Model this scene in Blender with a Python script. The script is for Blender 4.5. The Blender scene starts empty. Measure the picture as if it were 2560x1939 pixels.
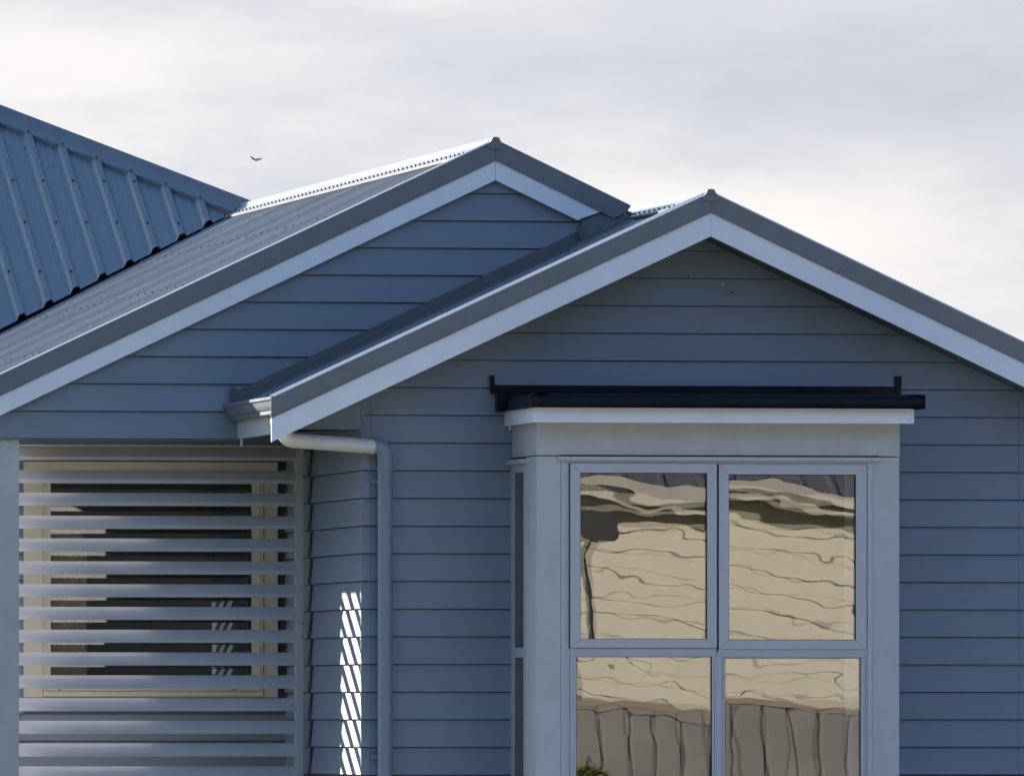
import bpy, bmesh, math, random
from mathutils import Vector, Matrix, noise
random.seed(7)
scene = bpy.context.scene
COL = scene.collection
R = math.radians

# ------------------------------------------------------------------ camera, sky, sun
PSI = R(9.5); DIST = 72.0; EYE = 1.6; FPX = 33480.0; HOR = 1800.0
CAMP = Vector((-DIST*math.sin(PSI), -DIST*math.cos(PSI), EYE))
cam_d = bpy.data.cameras.new('camera'); cam = bpy.data.objects.new('camera', cam_d); COL.objects.link(cam)
cam.location = CAMP; cam.rotation_euler = (R(90), 0, -PSI)
cam_d.sensor_fit = 'HORIZONTAL'; cam_d.sensor_width = 36.0; cam_d.lens = 36.0*FPX/2560.0
cam_d.shift_y = (HOR-969.5)/2560.0; cam_d.clip_start = 0.5; cam_d.clip_end = 3000.0
scene.camera = cam
scene.render.resolution_x = 1024; scene.render.resolution_y = 775

SUN = Vector((-0.80, 1.0, 0.39)).normalized()
sun_el = math.asin(SUN.z); sun_az = math.atan2(SUN.x, SUN.y)
w = bpy.data.worlds.new('World'); scene.world = w; w.use_nodes = True
nt = w.node_tree; nt.nodes.clear()
def N(tree, t, **k):
    n = tree.nodes.new(t)
    for a, b in k.items(): setattr(n, a, b)
    return n
def mathn(tree, op, a, b=None, clamp=False):
    n = N(tree, 'ShaderNodeMath', operation=op, use_clamp=clamp)
    for i, v in enumerate((a, b)):
        if v is None: continue
        if isinstance(v, (int, float)): n.inputs[i].default_value = v
        else: tree.links.new(v, n.inputs[i])
    return n.outputs[0]
def ramp(tree, fac, stops):
    n = N(tree, 'ShaderNodeValToRGB'); el = n.color_ramp.elements
    while len(el) < len(stops): el.new(0.5)
    for e, (p, c) in zip(el, stops):
        e.position = p; e.color = (c[0], c[1], c[2], 1)
    tree.links.new(fac, n.inputs[0]); return n.outputs[0]
sky = N(nt, 'ShaderNodeTexSky', sky_type='NISHITA', sun_disc=False)
sky.sun_elevation = sun_el; sky.sun_rotation = sun_az; sky.air_density = 1.0; sky.dust_density = 0.6; sky.ozone_density = 3.0
tc = N(nt, 'ShaderNodeTexCoord'); sep = N(nt, 'ShaderNodeSeparateXYZ'); nt.links.new(tc.outputs['Generated'], sep.inputs[0])
zc = mathn(nt, 'MAXIMUM', sep.outputs[2], 0.0)
den = mathn(nt, 'ADD', zc, 0.25)
cx = mathn(nt, 'DIVIDE', sep.outputs[0], den); cy = mathn(nt, 'DIVIDE', sep.outputs[1], den)
comb = N(nt, 'ShaderNodeCombineXYZ'); nt.links.new(cx, comb.inputs[0]); nt.links.new(cy, comb.inputs[1])
SKY_SEED = 10.6
def noisew(scale, detail, w_, rough=0.5):
    n = N(nt, 'ShaderNodeTexNoise', noise_dimensions='4D'); n.inputs['Scale'].default_value = scale
    n.inputs['Detail'].default_value = detail; n.inputs['W'].default_value = w_; n.inputs['Roughness'].default_value = rough
    nt.links.new(comb.outputs[0], n.inputs['Vector']); return n.outputs['Fac']
n1 = noisew(5.5, 7.0, SKY_SEED, 0.55); n2 = noisew(0.6, 3.0, SKY_SEED+7.3)
# cover: closed deck of cloud low over the horizon, broken higher up
cov_up = N(nt, 'ShaderNodeMapRange'); cov_up.inputs['From Min'].default_value = 0.05; cov_up.inputs['From Max'].default_value = 0.32
cov_up.inputs['To Min'].default_value = 0.55; cov_up.inputs['To Max'].default_value = -0.05; nt.links.new(zc, cov_up.inputs[0])
cover = mathn(nt, 'ADD', n2, cov_up.outputs[0])
cover = mathn(nt, 'MULTIPLY', mathn(nt, 'SUBTRACT', cover, 0.45), 4.0, clamp=True)
dotn = N(nt, 'ShaderNodeVectorMath', operation='DOT_PRODUCT'); nt.links.new(tc.outputs['Generated'], dotn.inputs[0]); dotn.inputs[1].default_value = SUN
ph = mathn(nt, 'POWER', mathn(nt, 'MULTIPLY', mathn(nt, 'ADD', dotn.outputs['Value'], 1.0), 0.5), 2.0)
glow = mathn(nt, 'ADD', mathn(nt, 'MULTIPLY', ph, 1.25), 0.15)
CLOUD_GAIN = 2.85
ccol = ramp(nt, n1, [(0.34, (0.66, 0.695, 0.78)), (0.47, (0.80, 0.81, 0.86)), (0.58, (0.985, 0.96, 0.95)), (0.74, (1.09, 1.06, 1.03))])
vm = N(nt, 'ShaderNodeVectorMath', operation='SCALE'); nt.links.new(ccol, vm.inputs[0]); nt.links.new(mathn(nt, 'MULTIPLY', glow, CLOUD_GAIN), vm.inputs['Scale'])
mx = N(nt, 'ShaderNodeMix', data_type='RGBA'); nt.links.new(cover, mx.inputs['Factor'])
nt.links.new(sky.outputs[0], mx.inputs['A']); nt.links.new(vm.outputs[0], mx.inputs['B'])
bg = N(nt, 'ShaderNodeBackground'); bg.inputs['Strength'].default_value = 0.07
nt.links.new(mx.outputs['Result'], bg.inputs['Color'])
wo = N(nt, 'ShaderNodeOutputWorld'); nt.links.new(bg.outputs[0], wo.inputs[0])

sd = bpy.data.lights.new('sun', 'SUN'); sd.energy = 3.7; sd.angle = R(0.5); sd.color = (1.0, 0.885, 0.76)
so = bpy.data.objects.new('sun', sd); COL.objects.link(so); so.location = (-30, 40, 20)
so.rotation_euler = (-SUN).to_track_quat('-Z', 'Y').to_euler()
vs = scene.view_settings; vs.view_transform = 'Standard'; vs.look = 'None'; vs.gamma = 1.0; vs.exposure = 2.25; vs.use_curve_mapping = False

# ------------------------------------------------------------------ picture -> facade plane (measured points, at their real depth)
S_, C_ = math.sin(PSI), math.cos(PSI)
def PX(u, Y):
    q = (u-1280.0)/FPX; dy = Y-CAMP.y
    return CAMP.x + dy*(S_+q*C_)/(C_-q*S_)
def PZ(v, X, Y):
    dep = (X-CAMP.x)*S_+(Y-CAMP.y)*C_
    return EYE + (HOR-v)*dep/FPX
def P(u, v, Y):
    X = PX(u, Y); return X, PZ(v, X, Y)

# ------------------------------------------------------------------ materials
MATS = {}
def mat(name, col, rough=0.5, spec=0.5, metal=0.0, var=0.06, scale=3.0, bump=0.0, bscale=60.0, dirt=0.0, coat=0.0, objvar=0.0, stretch=None):
    m = bpy.data.materials.new(name); m.use_nodes = True; t = m.node_tree; b = t.nodes['Principled BSDF']
    b.inputs['Roughness'].default_value = rough; b.inputs['Specular IOR Level'].default_value = spec; b.inputs['Metallic'].default_value = metal
    b.inputs['Coat Weight'].default_value = coat
    geo = N(t, 'ShaderNodeNewGeometry')
    mp = N(t, 'ShaderNodeMapping'); t.links.new(geo.outputs['Position'], mp.inputs[0])
    if stretch: mp.inputs['Scale'].default_value = stretch
    n = N(t, 'ShaderNodeTexNoise'); n.inputs['Scale'].default_value = scale; n.inputs['Detail'].default_value = 8; n.inputs['Roughness'].default_value = 0.65
    t.links.new(mp.outputs[0], n.inputs['Vector'])
    lo = [c*(1-var*1.5) for c in col]; hi = [min(1, c*(1+var*1.5)) for c in col]
    c = ramp(t, n.outputs['Fac'], [(0.3, lo), (0.7, hi)])
    if dirt > 0:
        n3 = N(t, 'ShaderNodeTexNoise'); n3.inputs['Scale'].default_value = 14.0; n3.inputs['Detail'].default_value = 10; n3.inputs['Roughness'].default_value = 0.75
        t.links.new(geo.outputs['Position'], n3.inputs['Vector'])
        d = mathn(t, 'MULTIPLY', mathn(t, 'SUBTRACT', n3.outputs['Fac'], 0.60), 6.0, clamp=True)
        d = mathn(t, 'MULTIPLY', d, dirt)
        mm = N(t, 'ShaderNodeMix', data_type='RGBA'); t.links.new(d, mm.inputs['Factor']); t.links.new(c, mm.inputs['A'])
        mm.inputs['B'].default_value = (col[0]*0.5+0.01, col[1]*0.48+0.01, col[2]*0.40+0.01, 1); c = mm.outputs['Result']
    if objvar > 0:
        oi = N(t, 'ShaderNodeObjectInfo'); hv = N(t, 'ShaderNodeHueSaturation'); t.links.new(c, hv.inputs['Color'])
        t.links.new(mathn(t, 'ADD', mathn(t, 'MULTIPLY', oi.outputs['Random'], objvar), 1-objvar/2), hv.inputs['Value']); c = hv.outputs[0]
    t.links.new(c, b.inputs['Base Color'])
    r2 = mathn(t, 'ADD', mathn(t, 'MULTIPLY', n.outputs['Fac'], 0.2), rough-0.1, clamp=True); t.links.new(r2, b.inputs['Roughness'])
    if bump > 0:
        nb = N(t, 'ShaderNodeTexNoise'); nb.inputs['Scale'].default_value = bscale; nb.inputs['Detail'].default_value = 6
        t.links.new(mp.outputs[0], nb.inputs['Vector'])
        bp = N(t, 'ShaderNodeBump'); bp.inputs['Distance'].default_value = bump; bp.inputs['Strength'].default_value = 0.6
        t.links.new(nb.outputs['Fac'], bp.inputs['Height']); t.links.new(bp.outputs[0], b.inputs['Normal'])
    MATS[name] = m; return m
mat('board_paint', (0.180, 0.223, 0.288), 0.5, var=0.05, scale=2.0, bump=0.0012, bscale=30, dirt=0.10, objvar=0.05)
mat('wall_backing', (0.09, 0.10, 0.125), 0.8)
mat('trim_white', (0.74, 0.78, 0.87), 0.45, var=0.03, scale=4, dirt=0.05, bump=0.0006, bscale=25)
mat('trim_grey', (0.46, 0.475, 0.50), 0.5, var=0.05, scale=5, dirt=0.12, bump=0.0008, bscale=90)
mat('frame_paint', (0.43, 0.46, 0.51), 0.35, var=0.02)
mat('screen_paint', (0.45, 0.46, 0.49), 0.4, var=0.05, scale=4, dirt=0.25)
mat('warm_trim', (0.62, 0.56, 0.47), 0.5, var=0.03)  # off-white trim; warm light bounced in the porch mixed into its colour
mat('roof_metal', (0.138, 0.162, 0.195), 0.36, var=0.06, scale=5, dirt=0.12)
mat('flashing_metal', (0.09, 0.10, 0.11), 0.4, var=0.08, scale=8, dirt=0.2)
mat('hip_metal', (0.128, 0.163, 0.193), 0.42, var=0.08, scale=3, dirt=0.22, stretch=(3, .6, .6))
mat('lichen', (0.14, 0.16, 0.08), 0.9)
mat('dark_void', (0.008, 0.008, 0.010), 0.9, spec=0.0)
mat('black_membrane', (0.005, 0.008, 0.016), 0.35, spec=0.12, var=0.25, scale=12, bump=0.004, bscale=9)
mat('pipe_white', (0.62, 0.60, 0.57), 0.35, var=0.05, scale=20, dirt=0.1)
mat('pipe_paint', (0.19, 0.235, 0.305), 0.4, var=0.03)
mat('soffit_paint', (0.16, 0.17, 0.185), 0.6)
mat('screw_metal', (0.06, 0.062, 0.066), 0.6, spec=0.2)
mat('screw_trim', (0.07, 0.07, 0.075), 0.5)
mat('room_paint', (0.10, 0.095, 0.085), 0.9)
mat('curtain_cloth', (0.42, 0.36, 0.27), 0.9)
mat('blind_cloth', (0.62, 0.62, 0.60), 0.9)
mat('filler_pale', (0.42, 0.42, 0.40), 0.7)
mat('cream_board', (0.64, 0.60, 0.515), 0.6, var=0.03)
mat('cream_white', (0.60, 0.57, 0.50), 0.5)
mat('fence_steel', (0.225, 0.22, 0.222), 0.6, var=0.08)
mat('fence_rail', (0.30, 0.25, 0.21), 0.6)
mat('neighbour_roof', (0.13, 0.135, 0.15), 0.5, var=0.1)
mat('leaf', (0.05, 0.08, 0.03), 0.6, var=0.3, scale=20, objvar=0.2)
mat('leaf_yellow', (0.16, 0.15, 0.03), 0.6, var=0.3, scale=20)
mat('grass', (0.055, 0.075, 0.03), 0.9, var=0.35, scale=0.8)
mat('concrete', (0.33, 0.31, 0.28), 0.85, var=0.1, scale=2)
mat('asphalt', (0.05, 0.05, 0.052), 0.9, var=0.15, scale=4)
mat('bird_pale', (0.80, 0.78, 0.72), 0.8)
mat('gasket_shadow_black', (0.01, 0.01, 0.012), 0.6)  # glass gaskets, and black strips that draw shadow lines on the bay
def glass_mat(name, refl, tint):
    m = bpy.data.materials.new(name); m.use_nodes = True; t = m.node_tree; t.nodes.clear()
    tr = N(t, 'ShaderNodeBsdfTransparent'); tr.inputs[0].default_value = (*tint, 1)
    gl = N(t, 'ShaderNodeBsdfGlossy'); gl.inputs['Roughness'].default_value = 0.0; gl.inputs['Color'].default_value = (1, 0.99, 0.96, 1)
    fr = N(t, 'ShaderNodeFresnel'); fr.inputs['IOR'].default_value = 1.52
    f = mathn(t, 'MULTIPLY', fr.outputs[0], refl, clamp=True)
    ms = N(t, 'ShaderNodeMixShader'); t.links.new(f, ms.inputs[0]); t.links.new(tr.outputs[0], ms.inputs[1]); t.links.new(gl.outputs[0], ms.inputs[2])
    o = N(t, 'ShaderNodeOutputMaterial'); t.links.new(ms.outputs[0], o.inputs[0]); MATS[name] = m
glass_mat('window_glass', 2.0, (0.80, 0.83, 0.82)); glass_mat('side_glass', 0.42, (0.6, 0.62, 0.64))

# ------------------------------------------------------------------ builders
def link(name, me, m, parent=None, smooth=False):
    if m: me.materials.append(MATS[m])
    o = bpy.data.objects.new(name, me); COL.objects.link(o)
    if parent is not None: o.parent = parent
    if smooth:
        for p in me.polygons: p.use_smooth = True
    return o
def pyd(name, vs_, fs, m, parent=None, smooth=False):
    me = bpy.data.meshes.new(name); me.from_pydata([tuple(v) for v in vs_], [], fs)
    bm = bmesh.new(); bm.from_mesh(me); bmesh.ops.recalc_face_normals(bm, faces=bm.faces); bm.to_mesh(me); bm.free(); me.update()
    return link(name, me, m, parent, smooth)
class MB:
    def __init__(s): s.v = []; s.f = []
    def box(s, x0, x1, y0, y1, z0, z1):
        b = len(s.v)
        s.v += [(x, y, z) for z in (z0, z1) for y in (y0, y1) for x in (x0, x1)]
        s.f += [[b+i for i in q] for q in ((0, 2, 3, 1), (4, 5, 7, 6), (0, 1, 5, 4), (2, 6, 7, 3), (0, 4, 6, 2), (1, 3, 7, 5))]; return s
    def prism(s, poly, axis, a, b, yf=None):
        """poly of 2D points extruded; axis 'y': poly=(x,z); axis 'x': poly=(y,z)"""
        n = len(poly); o = len(s.v)
        for k, t in ((0, a), (1, b)):
            for (p, q) in poly:
                s.v.append((p, t, q) if axis == 'y' else ((t, p, q) if axis == 'x' else (p, q, t)))
        s.f.append([o+i for i in range(n)]); s.f.append([o+n+i for i in reversed(range(n))])
        for i in range(n): s.f.append([o+i, o+(i+1) % n, o+n+(i+1) % n, o+n+i])
        return s
    def disc(s, c, nrm, r, h, seg=8, cone=0.7):
        nrm = Vector(nrm).normalized(); a = nrm.orthogonal().normalized(); bb = nrm.cross(a); c = Vector(c); o = len(s.v)
        for rr, hh in ((r, 0.0), (r*cone, h)):
            for i in range(seg):
                t = 2*math.pi*i/seg; s.v.append(tuple(c+nrm*hh+a*math.cos(t)*rr+bb*math.sin(t)*rr))
        for i in range(seg): j = (i+1) % seg; s.f.append([o+i, o+j, o+seg+j, o+seg+i])
        s.f.append([o+seg+i for i in range(seg)]); return s
    def build(s, name, m, parent=None, smooth=False): return pyd(name, s.v, s.f, m, parent, smooth)
def tube(name, pts, r, m, parent=None, seg=20):
    pts = [Vector(p) for p in pts]; vs_ = []; fs = []
    up = None
    for i, p in enumerate(pts):
        d = (pts[min(i+1, len(pts)-1)]-pts[max(i-1, 0)]).normalized()
        a = d.orthogonal().normalized() if up is None else (up-d*up.dot(d)).normalized()
        up = a; b = d.cross(a)
        for k in range(seg):
            t = 2*math.pi*k/seg; vs_.append(p+a*math.cos(t)*r+b*math.sin(t)*r)
    for i in range(len(pts)-1):
        for k in range(seg):
            l = (k+1) % seg; fs.append([i*seg+k, i*seg+l, (i+1)*seg+l, (i+1)*seg+k])
    n0 = len(vs_); vs_ += vs_[:seg]+vs_[(len(pts)-1)*seg:len(pts)*seg]      # separate caps keep the shading of the sides clean
    fs.append([n0+k for k in range(seg)]); fs.append([n0+seg+k for k in range(seg)])
    return pyd(name, vs_, fs, m, parent, True)
def tag(o, label=None, cat=None, group=None, kind=None):
    if label: o['label'] = label
    if cat: o['category'] = cat
    if group: o['group'] = group
    if kind: o['kind'] = kind
    return o
def empty(name, loc, parent=None):
    o = bpy.data.objects.new(name, None); COL.objects.link(o); o.location = loc; o.empty_display_size = 0.2
    if parent: o.parent = parent
    return o
def clip(poly, a, b, c):
    """keep a*x+b*z <= c"""
    out = []
    for i in range(len(poly)):
        p, q = poly[i], poly[(i+1) % len(poly)]
        dp = a*p[0]+b*p[1]-c; dq = a*q[0]+b*q[1]-c
        if dp <= 0: out.append(p)
        if (dp < 0 < dq) or (dq < 0 < dp):
            t = dp/(dp-dq); out.append((p[0]+(q[0]-p[0])*t, p[1]+(q[1]-p[1])*t))
    return out
GAP = 0.0052
def board_poly(poly, zb, pitch, plane, side, parent, m='board_paint', name='weatherboard', lean=(0.022, 0.005)):
    """one lapped board. side 'front': poly (x,z), plane = Y, faces -Y. side 'left': poly (y,z), plane = X, faces -X. 'back': faces +Y"""
    if len(poly) < 3: return None
    area = 0
    for i in range(len(poly)): p, q = poly[i], poly[(i+1) % len(poly)]; area += p[0]*q[1]-q[0]*p[1]
    if abs(area) < 2e-4: return None
    n = len(poly); V = []
    for k in (0, 1):
        for (a, z) in poly:
            t = (lean[0]+(lean[1]-lean[0])*(z-zb)/pitch) if k == 0 else 0.001
            if side == 'front': V.append((a, plane-t, z))
            elif side == 'back': V.append((a, plane+t, z))
            else: V.append((plane-t, a, z))
    F = [list(range(n)), list(range(2*n-1, n-1, -1))]+[[i, (i+1) % n, n+(i+1) % n, n+i] for i in range(n)]
    return pyd(name, V, F, m, parent)
def courses(a0, a1, z0ref, pitch, zmin, zmax, plane, side, parent, clips=(), **k):
    i0 = math.floor((zmin-z0ref)/pitch)
    out = []
    for i in range(i0, i0+60):
        zb = z0ref+i*pitch
        if zb >= zmax: break
        lo = max(zb+GAP, zmin); hi = min(zb+pitch, zmax)
        if hi-lo < 0.004: continue
        poly = [(a0, lo), (a1, lo), (a1, hi), (a0, hi)]
        for c in clips:
            if callable(c): continue
            poly = clip(poly, *c)
            if len(poly) < 3: break
        if len(poly) < 3: continue
        o = board_poly(poly, zb, pitch, plane, side, parent, **k)
        if o: out.append(o)
    return out

# ------------------------------------------------------------------ measured key dimensions
YB = -0.38                    # front barge plane
YL = 1.45; YLB = 1.385        # left gable wall, its barge plane
YW = 2.79                     # porch back wall
YS = 1.87                     # louvre screen
XW = PX(903.5, 0)             # front wing, left corner
XR = PX(2566, 0)              # right corner
# front gable
X2, ZT2 = P(1777, 481.4, YB); ZM2 = PZ(531.5, X2, YB); ZW2 = PZ(591, X2, YB)
xe2, ze2 = P(677.5, 994.8, YB); M2 = (ZT2-ze2)/(X2-xe2)
XE2 = xe2
# left gable
X1, ZT1 = P(1239, 349.5, YLB); ZM1 = PZ(401.5, X1, YLB); ZW1 = PZ(450.5, X1, YLB)
xe1, ze1 = P(0, 936.8, YLB); M1 = (ZT1-ze1)/(X1-xe1)
M = 0.466
print('XG', XE2, PX(536.5, YL-.03)); print('KEY', 'XW', XW, 'XR', XR, 'X2', X2, ZT2, ZM2, ZW2, M2, 'XE2', XE2, 'X1', X1, ZT1, ZM1, ZW1, M1)
XL1 = -2.72                   # left eave of left gable
R2TOP = ZT2-0.020             # roof sheet planes at the ridge
R1TOP = ZT1-0.020
YV = 10.95                     # ridge 1 meets hip roof here

house = empty('weatherboard_house', (0, 3, 0))
house.location = (0, 0, 0)
tag(house, 'blue grey weatherboard house with twin gables, white barge boards, bay window and grey roofs', 'house')

# ------------------------------------------------------------------ ground
def sheet(name, x0, x1, y0, y1, z, m, kind='structure', label=None):
    o = pyd(name, [(x0, y0, z), (x1, y0, z), (x1, y1, z), (x0, y1, z)], [[0, 1, 2, 3]], m)
    o['kind'] = kind
    if label: o['label'] = label
    return o
sheet('ground', -600, 600, -600, 900, 0.0, 'grass')
sheet('path', -3.2, 9.0, -8.0, -1.4, 0.004, 'concrete')
sheet('road', -300, 300, -64.0, -40.0, 0.004, 'asphalt')

# ------------------------------------------------------------------ front wing walls
def panel(name, x0, x1, y0, y1, z0, z1, m='wall_backing', parent=None): return MB().box(x0, x1, y0, y1, z0, z1).build(name, m, parent)
bay_l, bay_r = PX(1341, -0.8), PX(2249, -0.8)
BX0, BX1 = PX(1280, 0.0), bay_r       # bay sides
WOFF = 0.02
soff2 = ZW2+0.012                      # underside line of the sloped soffit at the ridge
fw = MB()
poly = [(XW+.025, 0.3), (BX0+.05, 0.3), (BX0+.05, 3.0), (BX1-.05, 3.0), (BX1-.05, 0.3), (XR, 0.3), (XR, soff2+.03-M*(XR-X2)), (X2, soff2+.03), (XW+.025, soff2+.03-M*(X2-XW))]
def concave_prism(name, poly, y0, y1, m, parent):
    bm = bmesh.new(); vs0 = [bm.verts.new((x, y0, z)) for x, z in poly]; f = bm.faces.new(vs0)
    r = bmesh.ops.extrude_face_region(bm, geom=[f]); bmesh.ops.translate(bm, verts=[g for g in r['geom'] if isinstance(g, bmesh.types.BMVert)], vec=(0, y1-y0, 0))
    bmesh.ops.triangulate(bm, faces=bm.faces); bmesh.ops.recalc_face_normals(bm, faces=bm.faces)
    me = bpy.data.meshes.new(name); bm.to_mesh(me); bm.free(); return link(name, me, m, parent)
front_wall = concave_prism('wall', poly, 0.0, 0.1, 'wall_backing', house)
front_wall['label'] = 'front gable wall clad in lapped blue grey boards'
PITCH = 0.1484; ZREF = EYE+1.931
xs0, xs1 = PX(924.5, 0), PX(2546, 0)
cl = [(M2, 1, soff2+M2*X2), (-M2, 1, soff2-M2*X2)]     # below both rakes
def front_course(x0, x1, name):
    return courses(x0, x1, ZREF, PITCH, 0.45, 4.6, 0.0, 'front', front_wall, cl, name=name)
# long boards above the bay; beside it they are cut to its sides
ZBAY = EYE+1.79
i = -14
for i in range(-15, 8):
    zb = ZREF+i*PITCH; lo, hi = zb+GAP, zb+PITCH
    if hi < 0.5: continue
    spans = [(xs0+.0015, xs1-.0015)]
    if hi < ZBAY+0.02: spans = [(xs0+.0015, BX0+.012), (BX1-.004, xs1-.0015)]
    elif lo < ZBAY: spans = [(xs0+.0015, xs1-.0015)]
    ylean = 0.0
    for a, b in spans:
        pl = [(a, lo), (b, lo), (b, hi), (a, hi)]
        for c in cl: pl = clip(pl, *c)
        board_poly(pl, zb, PITCH, 0.0, 'front', front_wall)
    for a, b in ((XW-.004, xs0), (xs1, XR)):
        pl = [(a, lo), (b, lo), (b, hi), (a, hi)]
        for c in cl: pl = clip(pl, *c)
        board_poly(pl, zb, PITCH, -0.001, 'front', front_wall, name='corner_board')
# small blemishes on the gable
def spot(u, v, r, m, name, lab, seg=12):
    x, z = P(u, v, -0.02); o = MB().disc((x, -0.020, z), (0, -1, 0), r, 0.004, seg).build(name, m, front_wall); o['label'] = lab; return o
spot(1807, 712, 0.0095, 'filler_pale', 'plug', 'pale round plug high on the gable boards')
spot(1830.5, 729.5, 0.0045, 'dark_void', 'nail_hole', 'small dark nail hole')
spot(1743, 811, 0.008, 'filler_pale', 'filler_patch', 'rough pale filler patch', 7)
spot(1741, 818, 0.007, 'filler_pale', 'filler_patch', 'rough pale filler patch', 5)
spot(1744.5, 827, 0.0035, 'dark_void', 'nail_hole', 'small dark nail hole')
spot(1722, 688, 0.004, 'dark_void', 'nail_hole', 'small dark nail hole')

# side wall of the wing (faces left)
side_wall = panel('wall', XW+.022, XW+.12, 0.1, YW+.1, 0.3, EYE+1.68, parent=house)
side_wall['label'] = 'left facing side wall of the front wing'
side_wall.data.materials.clear(); side_wall.data.materials.append(MATS['wall_backing'])
for i in range(-15, -1):
    zb = ZREF+i*PITCH; lo, hi = zb+GAP, min(zb+PITCH, EYE+1.6)
    if hi < 0.5: continue
    board_poly([(0.0-.018, lo), (YS-.075, lo), (YS-.075, hi), (0.0-.018, hi)], zb, PITCH, XW+.02, 'left', side_wall)
    board_poly([(YS+.05, lo), (YW-.01, lo), (YW-.01, hi), (YS+.05, hi)], zb, PITCH, XW+.02, 'left', side_wall)
# right hand side and rear of the wing
panel('wall', XR-.1, XR, 0.1, 9.0, 0.3, EYE+1.7, 'board_paint', house)['label'] = 'right side wall of the front wing'

# ------------------------------------------------------------------ left gable wall, porch
def wall_l_line(dx=0): return ZW1+0.02
pl = [(XL1+.05, EYE+1.536), (2.3, EYE+1.536), (2.3, ZW1+.05-M*(2.3-X1)), (X1, ZW1+.05), (XL1+.05, ZW1+.05-M*(X1-XL1-.05))]
left_wall = concave_prism('wall', pl, YL, YL+.1, 'wall_backing', house)
left_wall['label'] = 'left gable wall above the porch screen'
P1 = 0.150; Z1R = EYE+1.533
cl1 = [(M1, 1, ZW1+.03+M1*X1), (-M1, 1, ZW1+.03-M1*X1)]
courses(XL1+.05, 1.6, Z1R, P1, Z1R-.004, 5.0, YL, 'front', left_wall, cl1)
beam = MB().box(-2.56, XW+.0, YL+.002, YL+.20, EYE+1.545, EYE+1.70).build('porch_beam', 'trim_grey', house)
MB().box(-2.56, -2.44, YL+.2, YW, EYE+1.534, EYE+1.70).build('porch_beam', 'trim_grey', house)
MB().box(-2.44, XW+.03, YL+.2, YW, EYE+1.60, EYE+1.64).build('porch_ceiling', 'soffit_paint', house)
# porch post
px1 = PX(46.5, YL+.03)
post = MB().box(px1-.19, px1, YL+.012, YL+.16, 0, EYE+1.53).build('porch_post', 'trim_grey', house)
for u, v in ((0.5, 1120), (22.5, 1119), (22.5, 1100.5), (0.5, 1100.5)):
    x, z = P(u, v, YL+.01); MB().disc((x, YL+.0118, z), (0, -1, 0), 0.0032, 0.002).build('screw', 'screw_trim', post)
# louvre screen
SX0, SX1 = px1+.006, PX(758, YS-.03)
screen = MB().box(PX(741, YS-.03), SX1, YS-.035, YS+.045, 0.2, PZ(1116, -1, YS)).build('louvre_screen', 'screen_paint', house)
screen['label'] = 'horizontal slat privacy screen across the porch'
stile = MB().box(SX0-.03, SX0, YS-.035, YS+.045, 0.2, PZ(1116, -1, YS)).build('screen_stile', 'screen_paint', screen)
sxr = PX(741, YS-.03)-.002
zt0 = PZ(1060+218/1.905, -2, YS-.02); pitch_s = 0.1249
def slat_prof(zt, tall=0.0):
    # thin blade leaning back, with a small upright lip at its foot
    h = 0.0715
    return [(YS+.008, zt), (YS-.010, zt-.020), (YS-.030, zt-.0485), (YS-.0315, zt-.052), (YS-.0315, zt-h), (YS-.0285, zt-h-.0005), (YS-.028, zt-.050), (YS-.008, zt-.0225), (YS+.011, zt-.0015)]
for k in range(-1, 23):
    zt = zt0-k*pitch_s+random.uniform(-.0008, .0008)
    if zt < 0.25: break
    me = MB().prism(slat_prof(zt, 0.0), 'x', SX0+.001, sxr)
    o = me.build('slat', 'screen_paint', screen)
MB().box(SX0+.001, sxr, YS-.02, YS+.03, zt0+pitch_s+.003, PZ(1113, -1, YS)).build('head_rail', 'screen_paint', screen)
for v in (1189, 1558, 1592):
    x, z = P(755.5, v, YS-.035); MB().disc((x, YS-.035, z), (0, -1, 0), 0.005, 0.004).build('screw', 'screw_trim', screen)
for v in (1165, 1575):
    x, z = P(761, v, YS-.03); MB().box(x-.004, x+.004, YS-.033, YS-.01, z-.045, z+.045).build('bracket', 'screen_paint', screen)

# porch back wall with its window
back = MB()
wx0, wx1 = PX(57, YW), PX(692, YW); wz0, wz1 = PZ(1742, -1.8, YW), PZ(1154, -1.8, YW)
bw = MB(); bw.box(-2.45, wx0+.03, YW, YW+.1, 0.3, EYE+1.7); bw.box(wx1-.03, XW+.1, YW, YW+.1, 0.3, EYE+1.7)
bw.box(wx0+.03, wx1-.03, YW, YW+.1, 0.3, wz0+.03); bw.box(wx0+.03, wx1-.03, YW, YW+.1, wz1-.03, EYE+1.7)
porch_wall = bw.build('wall', 'wall_backing', house); porch_wall['label'] = 'recessed wall behind the slat screen'
for i in range(-15, 0):
    zb = ZREF+i*PITCH+.03; lo, hi = zb+GAP, zb+PITCH
    if hi < .5 or lo > EYE+1.6: continue
    spans = [(-2.445, XW+.02)] if (hi < wz0 or lo > wz1) else [(-2.445, wx0)]
    for a, b in spans:
        board_poly([(a, lo), (b, lo), (b, hi), (a, hi)], zb, PITCH, YW, 'front', porch_wall)
# return wall going back from the porch corner
panel('wall', -2.45, -2.35, YW+.1, 7.3, 0.3, EYE+1.6, 'board_paint', house)['label'] = 'left side wall behind the porch'

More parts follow.
